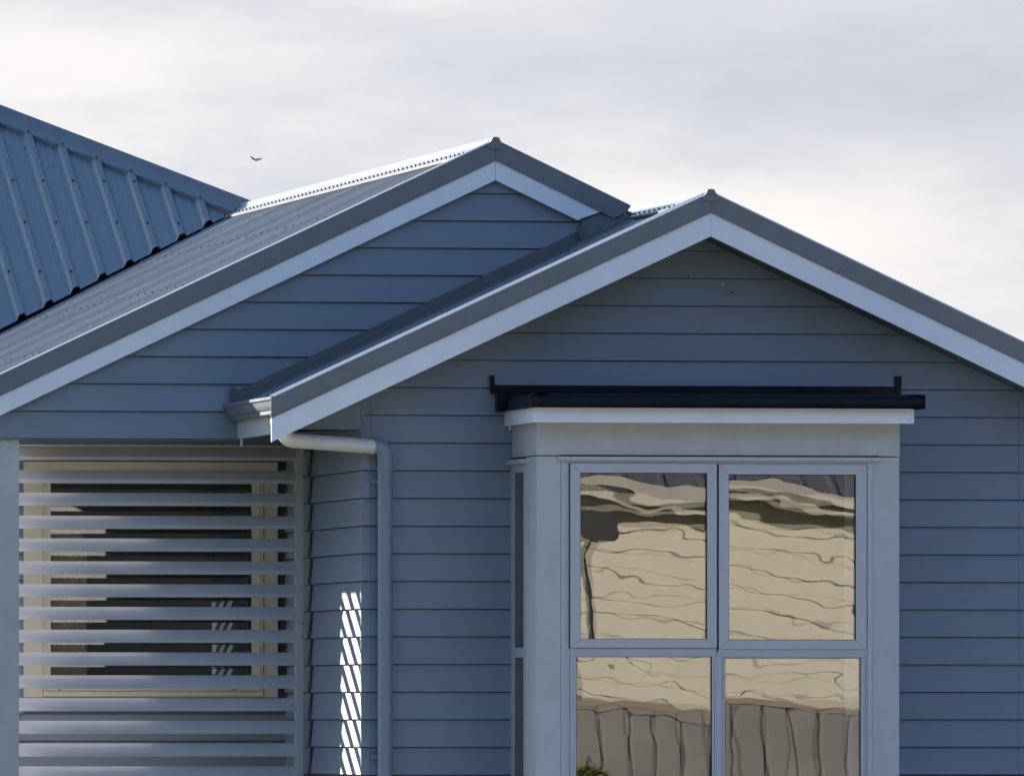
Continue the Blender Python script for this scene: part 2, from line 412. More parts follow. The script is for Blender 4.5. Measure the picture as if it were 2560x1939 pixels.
def warp_pane(name, x0, x1, z0, z1, y, parent, seed, amp=1.0, saddle=0.0, bow=0.0, axis='y', nx=44, nz=60, m='window_glass', wave=1.0):
    V = []; F = []
    cxm, czm = (x0+x1)/2, (z0+z1)/2
    for j in range(nz+1):
        for i in range(nx+1):
            x = x0+(x1-x0)*i/nx; z = z0+(z1-z0)*j/nz
            u, v_ = x-cxm, z-czm
            h = saddle*u*v_+bow*(u*u+0.6*v_*v_)
            h += amp*0.00017*noise.noise(Vector((x*3.0+seed*5.1, z*4.2+seed*3.3, seed)))
            h += amp*wave*0.000030*noise.noise(Vector((x*9.0+seed*2.1, z*15.0-seed*1.3, seed*2.0)))
            V.append((x, y+h, z) if axis == 'y' else (y+h, x, z))
    for j in range(nz):
        for i in range(nx):
            a = j*(nx+1)+i; F.append([a, a+1, a+nx+2, a+nx+1])
    return pyd(name, V, F, m, parent, True)
def ring(mb, x0, x1, z0, z1, t, y0, y1, tl=None, tt=None, tb=None, tr=None):
    tl = t if tl is None else tl; tt = t if tt is None else tt; tb = t if tb is None else tb; tr = t if tr is None else tr
    mb.box(x0, x0+tl, y0, y1, z0, z1); mb.box(x1-tr, x1, y0, y1, z0, z1)
    mb.box(x0+tl, x1-tr, y0+.0004, y1, z0, z0+tb); mb.box(x0+tl, x1-tr, y0+.0004, y1, z1-tt, z1); return mb
pwin = MB()
gx0, gx1 = PX(126, YW-.02), PX(631, YW-.02); gz0, gz1 = PZ(1697, -1.8, YW-.02), PZ(1208, -1.8, YW-.02)
sx0, sx1 = PX(108, YW-.03), PX(657, YW-.03)
# architrave in three boards
ring(pwin, wx0, wx1, wz0, wz1, 0.1, YW-.035, YW+.06, tl=sx0-wx0-.003, tr=wx1-sx1-.003, tb=0.003, tt=0.05)
pwindow = pwin.build('window', 'warm_trim', house); pwindow['label'] = 'off-white framed window behind the porch screen'
ring(MB(), sx0, sx1, wz0+.005, wz1-.052, .02, YW-.043, YW+.05, tb=.028, tl=.012, tr=.012).build('frame', 'warm_trim', pwindow)
ring(MB(), sx0+.015, sx1-.015, wz0+.036, wz1-.075, .02, YW-.030, YW+.05, tl=gx0-sx0-.015, tr=sx1-.015-gx1, tb=gz0-wz0-.036, tt=max(.01, wz1-.075-gz1)).build('sash', 'warm_trim', pwindow)
warp_pane('pane', gx0-.003, gx1+.003, gz0-.003, gz1+.003, YW-.012, pwindow, 11, 0.8, 0.0, nx=40, nz=40)
warp_pane('pane', gx0-.003, gx1+.003, gz0-.003, gz1+.003, YW+.006, pwindow, 13, 0.8, 0.0, nx=20, nz=20)
for u in (150, 586):
    x, z = P(u, 1723, YW-.044); MB().box(x-.006, x+.006, YW-.0445, YW-.04, z-.002, z+.002).build('drain_slot', 'dark_void', pwindow)
# room behind
room = MB(); room.box(wx0-.2, wx1+.1, YW+2.4, YW+2.5, 0.3, EYE+1.7); room.box(wx0-.2, wx1+.1, YW+.1, YW+2.4, .3, .35); room.box(wx1+.06, wx1+.1, YW+.1, YW+2.4, .35, EYE+1.7)
room.build('room', 'room_paint', house)
cu = []; cz = []
V = []; F = []; nc = 24
for i in range(nc+1):
    x = gx0-.02+(PX(228, YW)-gx0+.02)*i/nc; t = i/nc
    ztop = PZ(1320, -2, YW)-max(0, (t-.6)/.4)**3*.10; 
    for z in (gz0-.3, ztop): V.append((x+(0.03*t if z < 1 else 0), YW+.16+.012*math.sin(i*1.9), z))
for i in range(nc): F.append([2*i, 2*i+2, 2*i+3, 2*i+1])
pyd('curtain', V, F, 'curtain_cloth', pwindow, True)

# ------------------------------------------------------------------ roofs
CORR = [(0.0, .0078), (.0012, .0086), (.0168, .0086), (.0190, .0074), (.0225, -.0060), (.026, -.0080), (.066, -.0080), (.0695, -.0062)]
def corr_rows(y0, y1):
    """stations across the corrugations: (y, height, smooth jitter per crest)"""
    out = []; k = math.floor(y0/.076)
    while k*.076 < y1:
        j = .0017*math.cos(k*2.2)+.0007*math.sin(k*.83+1.7)
        if k % 10 == 0: j += .0012          # side lap of two sheets
        for a, h in CORR:
            y = k*.076+a
            if y0 <= y <= y1: out.append((y, h+(j if h > 0 else 0)))
        k += 1
    return out
def corrugated(name, y0, y1, xfun, zfun, parent, m='roof_metal'):
    """corrugations run down the slope (along X)"""
    V = []; F = []
    for (Y, dz) in corr_rows(y0, y1):
        ab = xfun(Y)
        if ab is None: continue
        V.append((ab[0], Y, zfun(ab[0])+dz)); V.append((ab[1], Y, zfun(ab[1])+dz))
    for i in range(len(V)//2-1): F.append([2*i, 2*i+1, 2*i+3, 2*i+2])
    me = bpy.data.meshes.new(name); me.from_pydata(V, [], F); me.update()
    if len(me.polygons) and me.polygons[0].normal.z < 0:
        bm = bmesh.new(); bm.from_mesh(me); bmesh.ops.reverse_faces(bm, faces=bm.faces); bm.to_mesh(me); bm.free()
    return link(name, me, m, parent, False)
zr1 = lambda x: R1TOP-.012-M1*abs(x-X1)
zr2 = lambda x: R2TOP-.012-M2*abs(x-X2)
gable1 = empty('gable_roof', (0, 0, 0), house); gable1['label'] = 'corrugated grey roof of the taller left gable'
gable2 = empty('gable_roof', (0, 0, 0), house); gable2['label'] = 'corrugated grey roof of the front gable'
def x_left1(Y):
    x0 = max(XL1-.02, X1-(YV-Y)-.03)
    return None if x0 > X1-.01 else (x0, X1)
corrugated('roof_sheet', YLB+.03, YV+.1, x_left1, zr1, gable1)
XV = (X1+X2)/2 + (R1TOP-R2TOP)/(2*M)
corrugated('roof_sheet', YLB+.03, YV+2, lambda Y: (X1, XV+.02), zr1, gable1)
corrugated('roof_sheet', YB+.03, YL-.005, lambda Y: (XE2+.035, X2), zr2, gable2)
corrugated('roof_sheet', YL-.005, 9, lambda Y: (XV-.01, X2), zr2, gable2)
XE2R = X2+(X2-XE2)
corrugated('roof_sheet', YB+.03, 9, lambda Y: (X2, XE2R-.035), zr2, gable2)

def ridge_cap(name, xr, ztop, slope, y0, y1, parent, wing=0.15, joints=()):
    prof = [(-wing, -.030-slope*(wing)), (-.045, -.037-.004), (-.030, -.024), (-.022, -.010), (-.0175, 0.0), (-.006, .0022), (.006, .0022), (.0175, 0.0), (.022, -.010), (.030, -.024), (.045, -.041), (wing, -.030-slope*wing)]
    prof[0] = (-wing, prof[0][1]+.012); prof[-1] = (wing, prof[-1][1]+.012)
    ys = [y0]; 
    V = []; F = []
    n = 40
    for j in range(n+1):
        y = y0+(y1-y0)*j/n
        wob = .0015*noise.noise(Vector((y*1.7, xr, 3)))
        for (dx, dz) in prof: V.append((xr+dx, y, ztop+dz+wob))
    k = len(prof)
    for j in range(n):
        for i in range(k-1): F.append([j*k+i, j*k+i+1, (j+1)*k+i+1, (j+1)*k+i])
    o = pyd(name, V, F, 'roof_metal', parent, True)
    # turned down edges
    for s in (-1, 1):
        x = xr+s*wing; z = ztop+prof[0][1]
        MB().box(min(x, x+s*.002), max(x, x+s*.002), y0+.06, y1, z-.014, z).build('cap_edge', 'flashing_metal', o)
    return o
CAP1 = ZT1+.028-.004; CAP2 = ZT2+.026-.004
# measured top of caps
CAP1 = PZ(344, X1, YLB); CAP2 = PZ(474, X2, YB)
rc1 = ridge_cap('ridge_cap', X1, CAP1, M1, YLB-.004, YV+.35, gable1)
rc2 = ridge_cap('ridge_cap', X2, CAP2, M2, YB-.004, 6.0, gable2)
def cap_end(xr, ztop, y, parent):
    poly = [(-.0385, -.060), (-.0475, -.045), (-.045, -.041), (-.030, -.024), (-.022, -.010), (-.0175, .001), (0, .003), (.0175, .001), (.022, -.010), (.030, -.024), (.045, -.041), (.0475, -.045), (.035, -.062)]
    MB().prism([(xr+a, ztop+b) for a, b in poly], 'y', y-.012, y-.0035).build('cap_end', 'roof_metal', parent)
cap_end(X1, CAP1, YLB, rc1); cap_end(X2, CAP2, YB, rc2)

# screws on the sheets: joined, too small to pick apart
def screws(xs_, y0, y1, zf, slope_sign, parent, every=2):
    mb = MB(); n = 0
    for x in xs_:
        k0 = math.ceil(y0/0.076); k = k0
        while k*0.076 < y1(x) if callable(y1) else k*0.076 < y1:
            if (k-k0) % every == 0:
                y = k*0.076; nn = (-M if slope_sign < 0 else M, 0, 1)
                y += .009; mb.disc((x, y, zf(x)+.0085), nn, .0085, .002, 6, .8); mb.disc((x, y, zf(x)+.0105), nn, .005, .0055, 6, .85); n += 1
            k += 1
    o = mb.build('roof_screws', 'screw_metal', parent); o['kind'] = 'stuff'; return o
screws([X1-.78, X1-1.58, X1-2.38], YLB+.12, lambda x: YV-(X1-x)-.1, zr1, -1, gable1, every=4)
screws([X2-.55, X2-1.25, X2-1.9], YB+.1, 1.25, zr2, -1, gable2, every=3)
def cap_screws(xr, z, wing, y0, y1, parent):
    mb = MB(); k = math.ceil(y0/.152)
    while k*.152 < y1:
        y = k*.152
        for s in (-1, 1):
            mb.disc((xr+s*(wing-.02), y, z+.0085*0+.001), (s*M, 0, 1), .0085, .003, 6, .85); mb.disc((xr+s*(wing-.02), y, z+.003), (s*M, 0, 1), .0055, .009, 6, .9)
        k += 1
    o = mb.build('cap_screws', 'screw_metal', parent); o['kind'] = 'stuff'
cap_screws(X1, CAP1-.018-M1*.13, .15, YLB+.15, YV-.1, rc1)
cap_screws(X2, CAP2-.018-M2*.13, .15, YB+.25, 2.6, rc2)

# barge caps (metal) and barge boards (white); each rake its own piece, thin joint at the apex
def barge(xr, zt, zm, zw, slope, xa, xb, y, parent, lift=.008, end_cut=None, J=.0008):
    """piece from apex xr to xa (left) and to xb (right)"""
    for xe, s in ((xa, -1), (xb, 1)):
        x0 = xr+s*J
        f = lambda z, x: z-slope*abs(x-xr)
        # metal face + flange
        if end_cut and s > 0:
            polym = [(x0, f(zt, x0)), (end_cut['mt'][0], end_cut['mt'][1])]+end_cut['mcurve']+[(end_cut['mb'][0], end_cut['mb'][1]), (x0, f(zm, x0))]
            polyw = [(x0, f(zm, x0)-.001), end_cut['wt'], end_cut['wb'], (x0, f(zw, x0))]
        else:
            polym = [(x0, f(zt, x0)), (xe, f(zt, xe)), (xe, f(zm, xe)), (x0, f(zm, x0))]
            polyw = [(x0, f(zm, x0)-.001), (xe-s*.004, f(zm, xe-s*.004)-.001), (xe-s*.004, f(zw, xe-s*.004)), (x0, f(zw, x0))]
        mo = MB().prism(polym, 'y', y-.0030, y+.004).build('barge_cap', 'roof_metal', parent)
        xq = polym[1][0] if not (end_cut and s > 0) else polym[1][0]
        # top flange over the sheet edge, drip fold at the foot
        V = []
        for x in (x0, xq):
            z = f(zt, x); V += [(x, y-.0035, z-.0005), (x, y+.012, z+.005), (x, y+.060, z+lift), (x, y+.064, z-.014)]
        pyd('cap_flange', V, [[0, 4, 5, 1], [1, 5, 6, 2], [2, 6, 7, 3]], 'roof_metal', mo, False)
        dz = .0045
        xd = polyw[1][0]
        pd = [(x0, f(zm, x0)+dz), (xd, f(zm, xd)+dz), (xd, f(zm, xd)-.001), (x0, f(zm, x0)-.001)]
        MB().prism(pd, 'y', y-.0075, y-.0032).build('drip_fold', 'roof_metal', mo)
        wo_ = MB().prism(polyw, 'y', y+.001, y+.024).build('barge_board', 'trim_white', parent)
    return
def rivets(pts, y, parent):
    for u, v in pts:
        x, z = P(u, v, y); MB().disc((x, y-.003, z), (0, -1, 0), .0062, .0035, 10, .6).build('rivet', 'roof_metal', parent)
barge(X2, ZT2, ZM2, ZW2, M2, XE2, XE2R, YB, gable2, lift=.017)
ec = dict(mt=P(1572, 508, YLB), mcurve=[P(1577, 511.5, YLB), P(1575, 519, YLB), P(1566, 530, YLB), P(1556, 536, YLB)], mb=P(1546, 538.5, YLB), wt=P(1501, 524.5, YLB), wb=P(1442, 544.5, YLB))
f1 = lambda z, x: z-M1*abs(x-X1)
ec['mb'] = (PX(1534, YLB), f1(ZM1, PX(1534, YLB))); ec['mcurve'] = [P(1577.5, 513, YLB), P(1574, 521, YLB), P(1563, 533, YLB), P(1548, 540, YLB)]
ec['mt'] = (PX(1574, YLB), f1(ZT1, PX(1574, YLB))); ec['wt'] = (PX(1501, YLB), f1(ZM1, PX(1501, YLB))-.001); ec['wb'] = (PX(1443, YLB), f1(ZW1, PX(1443, YLB)))
barge(X1, ZT1, ZM1, ZW1, M1, XL1-.1, XL1, YLB, gable1, end_cut=ec)
rivets([(741, 995), (1108, 835), (1432.6, 681.5), (1745, 534.5), (1804.6, 534), (2110.5, 678.7), (2428.5, 827.5)], YB, gable2)
rivets([(219, 874.8), (545, 720.4), (844, 578), (1083, 463), (1209, 404), (1275, 406), (1452, 490.7)], YLB, gable1)

# soffits, eaves of the front gable
ZSOF = EYE+1.558
for s in (-1, 1):
    xa = XW+.02 if s < 0 else XR
    V = []
    def sf(x): return soff2-M2*abs(x-X2)
    for (x, y) in ((X2, YB+.024), (X2, .0), (xa if s < 0 else XE2R-.1, .0), (xa if s < 0 else XE2R-.1, YB+.024)): V.append((x, y, sf(x)+.004))
    if s < 0:
        V = [(X2, YB+.024, sf(X2)+.004), (X2, 0, sf(X2)+.004), (XE2+.1, 0, sf(XE2+.1)+.004), (XE2+.1, YB+.024, sf(XE2+.1)+.004)]
    pyd('soffit', V, [[0, 1, 2, 3]], 'soffit_paint', gable2)
XF = PX(592.5, YL)+.0                       # fascia plane
XG = XE2+.001                               # gutter outer lip
# closing panel of the boxed eave at the wall plane, flat soffit, fascia
zcl = soff2-M2*(X2-XW)
pc = [(XF+.02, ZSOF), (XW-.005, ZSOF), (XW-.005, zcl+.0), (XF+.02, soff2-M2*(X2-XF-.02))]
MB().prism(pc, 'y', -.016, .0).build('eave_panel', 'board_paint', house)
MB().box(XF+.018, XW+.03, -.012, YL-.0, ZSOF+.001, ZSOF+.006).build('soffit', 'wall_backing', house)
zf_top = EYE+1.70
fascia = MB().box(XF, XF+.018, YB+.026, YL-.003, EYE+1.538, zf_top).build('fascia', 'trim_grey', house)
x_, z_ = P(603.5, 1105, YL-.15)
MB().box(x_-.006, x_+.006, YL-.16, YL-.14, z_-.024, z_+.024).build('soffit_clip', 'trim_grey', fascia)
# gutter, old english profile
def gutter(y0, y1, parent):
    gz = EYE+1.726
    D = XF-XG
    prof = [(0.0, 0.0), (0.0, -.0135), (.004, -.0175), (.012, -.021), (.016, -.034), (.021, -.047), (.030, -.060), (.042, -.070), (.040, -.072), (.040, -.086), (.044, -.089), (D-.002, -.089), (D-.002, .0)]
    inner = [(a+.0015, b) for a, b in prof]
    V = []; F = []; n = len(prof)
    for y in (y0, y1):
        for a, b in prof: V.append((XG+a, y, gz+b))
    for i in range(n-1): F.append([i, i+1, n+i+1, n+i])
    g = pyd('gutter', V, F, 'roof_metal', parent, False)
    MB().prism([(XG+a, gz+b) for a, b in prof], 'y', y1-.004, y1-.001).build('stop_end', 'roof_metal', g)
    MB().box(XG, XG+.012, y0, y1, gz-.0005, gz+.0012).build('bead', 'roof_metal', g)
    return g
gut = gutter(YB+.006, YL-.024, house)

# apron flashing where the front roof dies into the left wall
V = []; F = []
xa, xb = XE2+.06, PX(1468, YL)
def apr(x, up): return zr2(x)+.0125+up
for x in (xa, xb): V += [(x, YL-.028, apr(x, .066)), (x, YL-.030, apr(x, .012)), (x, YL-.20, apr(x, .010)), (x, YL-.235, apr(x, -.004))]
pyd('apron_flashing', V, [[0, 4, 5, 1], [1, 5, 6, 2], [2, 6, 7, 3]], 'flashing_metal', gable2)
MB().prism([(xa-.015, apr(xa, -.10)), (xa+.03, apr(xa+.03, -.06)), (xa+.03, apr(xa+.03, .06)), (xa-.012, apr(xa, .105)), (xa-.018, apr(xa, .06))], 'y', YL-.032, YL-.0285).build('kick_out', 'flashing_metal', gable2)
# folded cover at the foot of the left barge
xc = PX(1455, YLB)
V = []
for x, up in ((xc, .115), (PX(1500, YLB), .155), (PX(1545, YLB), .095), (PX(1572, YLB), .03), (X2-.05, .013)): V += [(x, YLB+.028, apr(x, up)), (x, YLB-.0, apr(x, .010)), (x, YLB-.24, apr(x, .002)), (x, YLB-.25, apr(x, -.006))]
F = [[4*i+j, 4*i+4+j, 4*i+5+j, 4*i+1+j] for i in range(4) for j in range(3)]
pyd('flashing_cover', V, F, 'flashing_metal', gable2)
MB().prism([(xc-.004, apr(xc, -.01)), (xc+.003, apr(xc, -.01)), (xc+.003, apr(xc, .070)), (xc-.026, apr(xc, .085)), (xc-.028, apr(xc, .08))], 'y', YLB-.022, YLB-.006).build('flashing_end', 'flashing_metal', gable2)

# left eave of the left gable
MB().box(XL1+.03, XL1+.05, YLB+.03, YV-3.5, EYE+1.60, EYE+1.72).build('fascia', 'trim_grey', house)

# ------------------------------------------------------------------ hip roof behind
hip = empty('hip_roof', (0, 0, 0), house); hip['label'] = 'trapezoidal ribbed blue grey hip roof at the left'
MH = 0.466
XA = PX(-6, 12.2); 
ZRV = zr1(X1)+.024                    # pan height where ridge 1 dies in
YA = YV+(X1-XA)
print('HIP', XA, YA, ZRV+MH*(YA-YV))
zh = lambda Y: ZRV+MH*(Y-YV)
YEH = 7.35
V = []; F = []
RP = 0.190
prof = [(0, 0), (.026, 0), (.031, .002), (.039, .002), (.044, 0), (.074, 0), (.079, .002), (.087, .002), (.092, 0), (.118, 0), (.133, .024), (.138, .027), (.168, .027), (.173, .024), (.188, 0)]
xs = []
x = XA-4.9; off = (PX(1270/2.79, 8) % RP)
x = X1-RP*26-0.025
while x < X1+.2:
    for a, b in prof: xs.append((x+a, b))
    x += RP
cols = []
for (x, dz) in xs:
    ymx = YV+(X1-x) if x > XA else YA-(XA-x)
    ymn = YEH
    if x > XL1-.1: ymn = max(YEH, YV-(X1-x)-.012)
    if ymx-ymn < .01: continue
    cols.append((x, ymn, ymx, dz))
n = 0
for (x, a, b, dz) in cols: V += [(x, a, zh(a)+dz), (x, b, zh(b)+dz)]
for i in range(len(cols)-1): F.append([2*i, 2*i+2, 2*i+3, 2*i+1])
hs = pyd('roof_sheet', V, F, 'hip_metal', hip)
# underlay below the sheet and valley tray (dark)
V = [(XL1-.1, YEH, zh(YEH)-.03), (XL1-.1+0, YV-(X1-XL1)+.0, zh(YV-(X1-XL1))-.02), (X1, YV, zh(YV)-.02), (X1, YV, zh(YV)-.03), (XA, YA, zh(YA)-.03), (XA-(YA-YEH), YEH, zh(YEH)-.03)]
pyd('underlay', [(XA-(YA-YEH), YEH, zh(YEH)-.025), (XL1-.2, YEH, zh(YEH)-.025), (X1, YV+.06, zh(YV+.06)-.025), (XA, YA, zh(YA)-.025)], [[0, 1, 2, 3]], 'dark_void', hip)
vt = []
for (x) in (XL1-.1, X1):
    y = YV-(X1-x); z = zr1(x)
    vt += [(x-.12, y-.0, z-.02), (x-.0, y-.12, z-.005)]
pyd('valley_tray', [(XL1-.1, YV-(X1-XL1)-.1+.16, zh(YV-(X1-XL1)+.06)-.024), (XL1-.1, YV-(X1-XL1)-.1-.015, zr1(XL1-.1)+.012), (X1, YV-.015, zr1(X1)+.012), (X1, YV+.06, zh(YV+.06)-.024)], [[0, 1, 2, 3]], 'dark_void', hip)
# other faces of the main roof
zA = zh(YA); ze = zh(YEH); wd = (YA-YEH)
pyd('roof_sheet', [(XA, YA, zA), (XA, YA+9, zA), (XA-wd, YA+9, ze), (XA-wd, YEH, ze)], [[0, 1, 2, 3]], 'hip_metal', hip)
pyd('roof_sheet', [(XA, YA, zA-.002), (XA+6.5, YA-6.5, zA-6.5*MH), (XA+6.5, YA+9, zA-6.5*MH), (XA, YA+9, zA-.002)], [[0, 1, 2, 3]], 'hip_metal', hip)
# hip cap along the hip
def oriented_cap(p0, p1, name, parent):
    p0 = Vector(p0); p1 = Vector(p1); d = (p1-p0).normalized(); side = d.cross(Vector((0, 0, 1))).normalized()  # to the right of travel
    # faces fall away on both sides: slope along 'side' horizontally
    sl = MH*math.cos(R(45))
    prof = [(-.150, -.150*sl-.004), (-.045, -.045*sl+.006), (-.030, .010), (-.022, .022), (-.012, .029), (0, .032), (.012, .029), (.022, .022), (.030, .010), (.045, -.045*sl+.006), (.150, -.150*sl-.004)]
    V = []; F = []; n = 50; L = (p1-p0).length
    for j in range(n+1):
        c = p0+(p1-p0)*j/n
        wv = .0025*noise.noise(Vector((j*.35, 2, 1)))
        for a, b in prof: V.append(c+side*a+Vector((0, 0, b+.030+wv*(abs(a)/.15))))
    k = len(prof)
    for j in range(n):
        for i in range(k-1): F.append([j*k+i, j*k+i+1, (j+1)*k+i+1, (j+1)*k+i])
    return pyd(name, V, F, 'hip_metal', parent, True), side
hcap, hside = oriented_cap((X1+.10, YV-.10, zh(YV-.10)), (XA, YA, zA), 'hip_cap', hip)
hcap2, _ = oriented_cap((XA, YA, zA), (XA-wd, YEH, ze), 'hip_cap', hip)
# scribed skirt under the cap edge, dipping into the pans
V = []; F = []; L0 = Vector((X1, YV, 0)); 
pts = [c for c in cols if XA-.3 < c[0] < X1+.1]
sk = []
for (x, a, b, dz) in pts:
    y = b-.150*math.sqrt(2)*.98
    sk.append((x, y, zh(y)+dz))
for i, (x, y, z) in enumerate(sk):
    top = zh(y)+.031
    V += [(x, y, z+.0005), (x+.002, y+.004, max(top, z+.002))]
for i in range(len(sk)-1): F.append([2*i, 2*i+2, 2*i+3, 2*i+1])
pyd('scribed_edge', V, F, 'flashing_metal', hip)
# screws on ribs
mb = MB()
for k in range(0, 27):
    xc = X1-RP*26-0.025+RP*k+.153
    for j, yy in enumerate((YEH+.25, YEH+1.2, YEH+1.95, YEH+2.6, YEH+3.3, YEH+3.9)):
        ymx = (YV+(X1-xc) if xc > XA else YA-(XA-xc))-.25
        ymn = YV-(X1-xc)+.1 if xc > XL1 else YEH
        if ymn < yy < ymx: mb.disc((xc, yy, zh(yy)+.027), (0, -MH, 1), .0115, .003, 6, .8); mb.disc((xc, yy, zh(yy)+.030), (0, -MH, 1), .0065, .007, 6, .85)
    yy = (YV+(X1-xc) if xc > XA else YA)-.19
    if xc > XA-.4: mb.disc((xc, yy, zh(yy)+.034), (0, -MH, 1), .009, .006, 6, .8)
o = mb.build('roof_screws', 'screw_metal', hip); o['kind'] = 'stuff'
# lichen
def hip_pt(u, v):
    # intersect the view ray with the hip plane
    q = (u-1280)/FPX; r = Vector((C_, -S_, 0)); d0 = Vector((S_, C_, 0)); d = d0+r*q+Vector((0, 0, (HOR-v)/FPX))
    t = (ZRV-MH*YV-CAMP.z+MH*CAMP.y)/(d.z-MH*d.y); return CAMP+d*t
for u, v, r in ((70, 371, .013), (63, 373, .008), (76, 369, .008), (133, 425, .014), (136, 427, .008), (95, 441, .009), (99, 441, .006), (137, 363, .007), (141, 362, .005)):
    p = hip_pt(u, v); MB().disc((p.x, p.y, p.z+.002 + (.027 if u > 100 and u < 140 and v > 400 else .001)), (0, -MH, 1), r*.8, .004, 7, .7).build('lichen_patch', 'lichen', hip)
# walls of main wing
panel('wall', XA-wd+.45, XL1+.3, YEH+.45, YEH+.55, 0.3, ze-.02, 'board_paint', house)['label'] = 'front wall of the rear wing'
panel('wall', XA-wd+.45, XA-wd+.55, YEH+.55, YA+9, 0.3, ze-.02, 'board_paint', house)['label'] = 'left wall of the rear wing'
panel('wall', XA-wd+.55, XR, YA+8.5, YA+8.6, 0.3, 3.0, 'board_paint', house)['label'] = 'rear wall'

# ------------------------------------------------------------------ downpipe
DX = PX(962, -.07); r_ = .040
zc1 = PZ(1101, -1.1, -.14); zc2 = PZ(1116, DX, -.07)
p0 = Vector((PX(733, -.16), -.16, zc1)); p1 = Vector((PX(933.5, -.085), -.085, zc2))
# curve up to the gutter outlet
pts = []
for k in range(13):
    t = k/12*math.pi/2
    pts.append(Vector((p0.x-.052*math.sin(t)*1.0-.0, p0.y-.004*math.sin(t), p0.z+.062*(1-math.cos(t)))))
pts = [Vector((pts[-1].x, pts[-1].y, EYE+1.638))]+list(reversed(pts))+[p1+(p0-p1)*.0]
downpipe = tube('downpipe', pts, r_, 'pipe_white', house, 28)
downpipe['label'] = 'white horizontal run of the downpipe under the eave'
tube('collar', [p0+(p1-p0)*.02, p0+(p1-p0)*.0], r_+.0012, 'pipe_white', downpipe, 28)
el = []; rad = .046
cx0 = DX-rad; zc3 = zc2
for k in range(11):
    t = k/10*math.pi/2
    el.append(Vector((cx0+rad*math.sin(t), -.082, zc3-rad+rad*math.cos(t))))
tube('elbow', [p1]+el+[Vector((DX, -.082, PZ(1179, DX, -.08)))], r_+.002, 'pipe_paint', downpipe, 28)
tube('lower_pipe', [Vector((DX, -.082, PZ(1178, DX, -.08))), Vector((DX, -.082, 0.3))], r_, 'pipe_paint', downpipe, 28)
for v in (1204, 1891):
    z = PZ(v, DX, -.08)
    c = tube('pipe_clip', [Vector((DX, -.082, z-.012)), Vector((DX, -.082, z+.012))], r_+.0025, 'pipe_paint', downpipe, 28)
    MB().box(DX-r_-.028, DX+r_+.012, -.036, -.030, z-.011, z+.011).build('clip_wing', 'pipe_paint', c)

# ------------------------------------------------------------------ bay window
YH = -.80; YFB = -.95
bay = empty('bay_window', (bay_l, YH, 0), house); bay.location = (0, 0, 0); bay['label'] = 'square bay window with grey posts and flat black roof'
hz0, hz1 = PZ(1138.5, 1, YH), PZ(1056, 1, YFB)+.004
CX = bay_l                                  # left cheek plane x
# head board: front and cheeks
MB().box(CX, bay_r, YH, YH+.02, hz0, hz1).build('head_board', 'trim_grey', bay)
MB().box(CX, CX+.02, YH+.02, -.0, hz0, hz1).build('head_board', 'trim_grey', bay)
MB().box(bay_r-.02, bay_r, YH+.02, -.0, hz0, hz1).build('head_board', 'trim_grey', bay)
fx0, fx1 = PX(1334, YFB), PX(2285, YFB); fz0, fz1 = PZ(1056.5, .8, YFB), PZ(1018, .8, YFB)
MB().box(fx0, fx1, YFB, YFB+.018, fz0, fz1).build('fascia', 'trim_white', bay)
MB().box(fx0+.0005, fx0+.018, YFB+.018, -.001, fz0, fz1).build('fascia', 'trim_white', bay)
MB().box(fx1-.018, fx1-.0005, YFB+.018, -.001, fz0, fz1).build('fascia', 'trim_white', bay)
MB().box(fx0+.018, fx1-.018, YFB+.018, -.001, fz0+.006, fz0+.012).build('soffit', 'warm_trim', bay)
x_, z_ = P(1274, 1068, -.12); MB().box(x_-.004, x_+.004, -.14, -.10, z_-.014, z_+.014).build('soffit_clip', 'trim_grey', bay)
# black membrane roof: rounded edge band on three sides, flat top, upstand with ears
bx0, bx1 = PX(1330, -1.0), PX(2314, -1.0); bz0, bz1 = PZ(1019.5, .8, -1.0), PZ(983.5, .8, -1.0)
def band(name, pa, pb, outward, parent):
    pa = Vector(pa); pb = Vector(pb); out = Vector(outward); H = bz1-bz0
    prof = [(0.012, 0), (0, 0), (0.0, H*.62), (-.004, H*.82), (-.014, H*.95), (-.032, H), (-.09, H)]
    V = []; n = 30
    for j in range(n+1):
        c = pa+(pb-pa)*j/n; wz = .0016*noise.noise(Vector((j*.5, 7, 1)))
        for a, b in prof: V.append(c+out*(a if a != 0.012 else -.012)+Vector((0, 0, b+wz*(b > 0))))
    k = len(prof); F = [[j*k+i, j*k+i+1, (j+1)*k+i+1, (j+1)*k+i] for j in range(n) for i in range(k-1)]
    return pyd(name, V, F, 'black_membrane', parent, True)
flat = MB().box(bx0+.02, bx1-.02, -.98, -.002, bz1-.012, bz1-.001).build('membrane_roof', 'black_membrane', bay)
flat['label'] = 'glossy black flat roof over the bay'
band('edge_band', (bx0, -1.0, bz0), (bx1, -1.0, bz0), (0, -1, 0), flat)
band('edge_band', (bx0, -.03, bz0), (bx0, -1.0, bz0), (-1, 0, 0), flat)
band('edge_band', (bx1, -1.0, bz0), (bx1, -.03, bz0), (1, 0, 0), flat)
MB().prism([(bx0-.003+a, -1.003+b) for a, b in ((0, .08), (0, 0), (.035, 0), (.035, .08))], 'z', bz0+.001, bz1-.012).build('corner_fold', 'black_membrane', flat)
ux0, ux1 = PX(1238, -.035), PX(2252, -.035)
MB().prism([(-.036, bz1-.01), (-.036, PZ(966, .8, 0)), (-.028, PZ(964, .8, 0)), (-.024, PZ(964, .8, 0)), (-.024, bz1-.01)], 'x', ux0, ux1).build('upstand', 'black_membrane', flat)
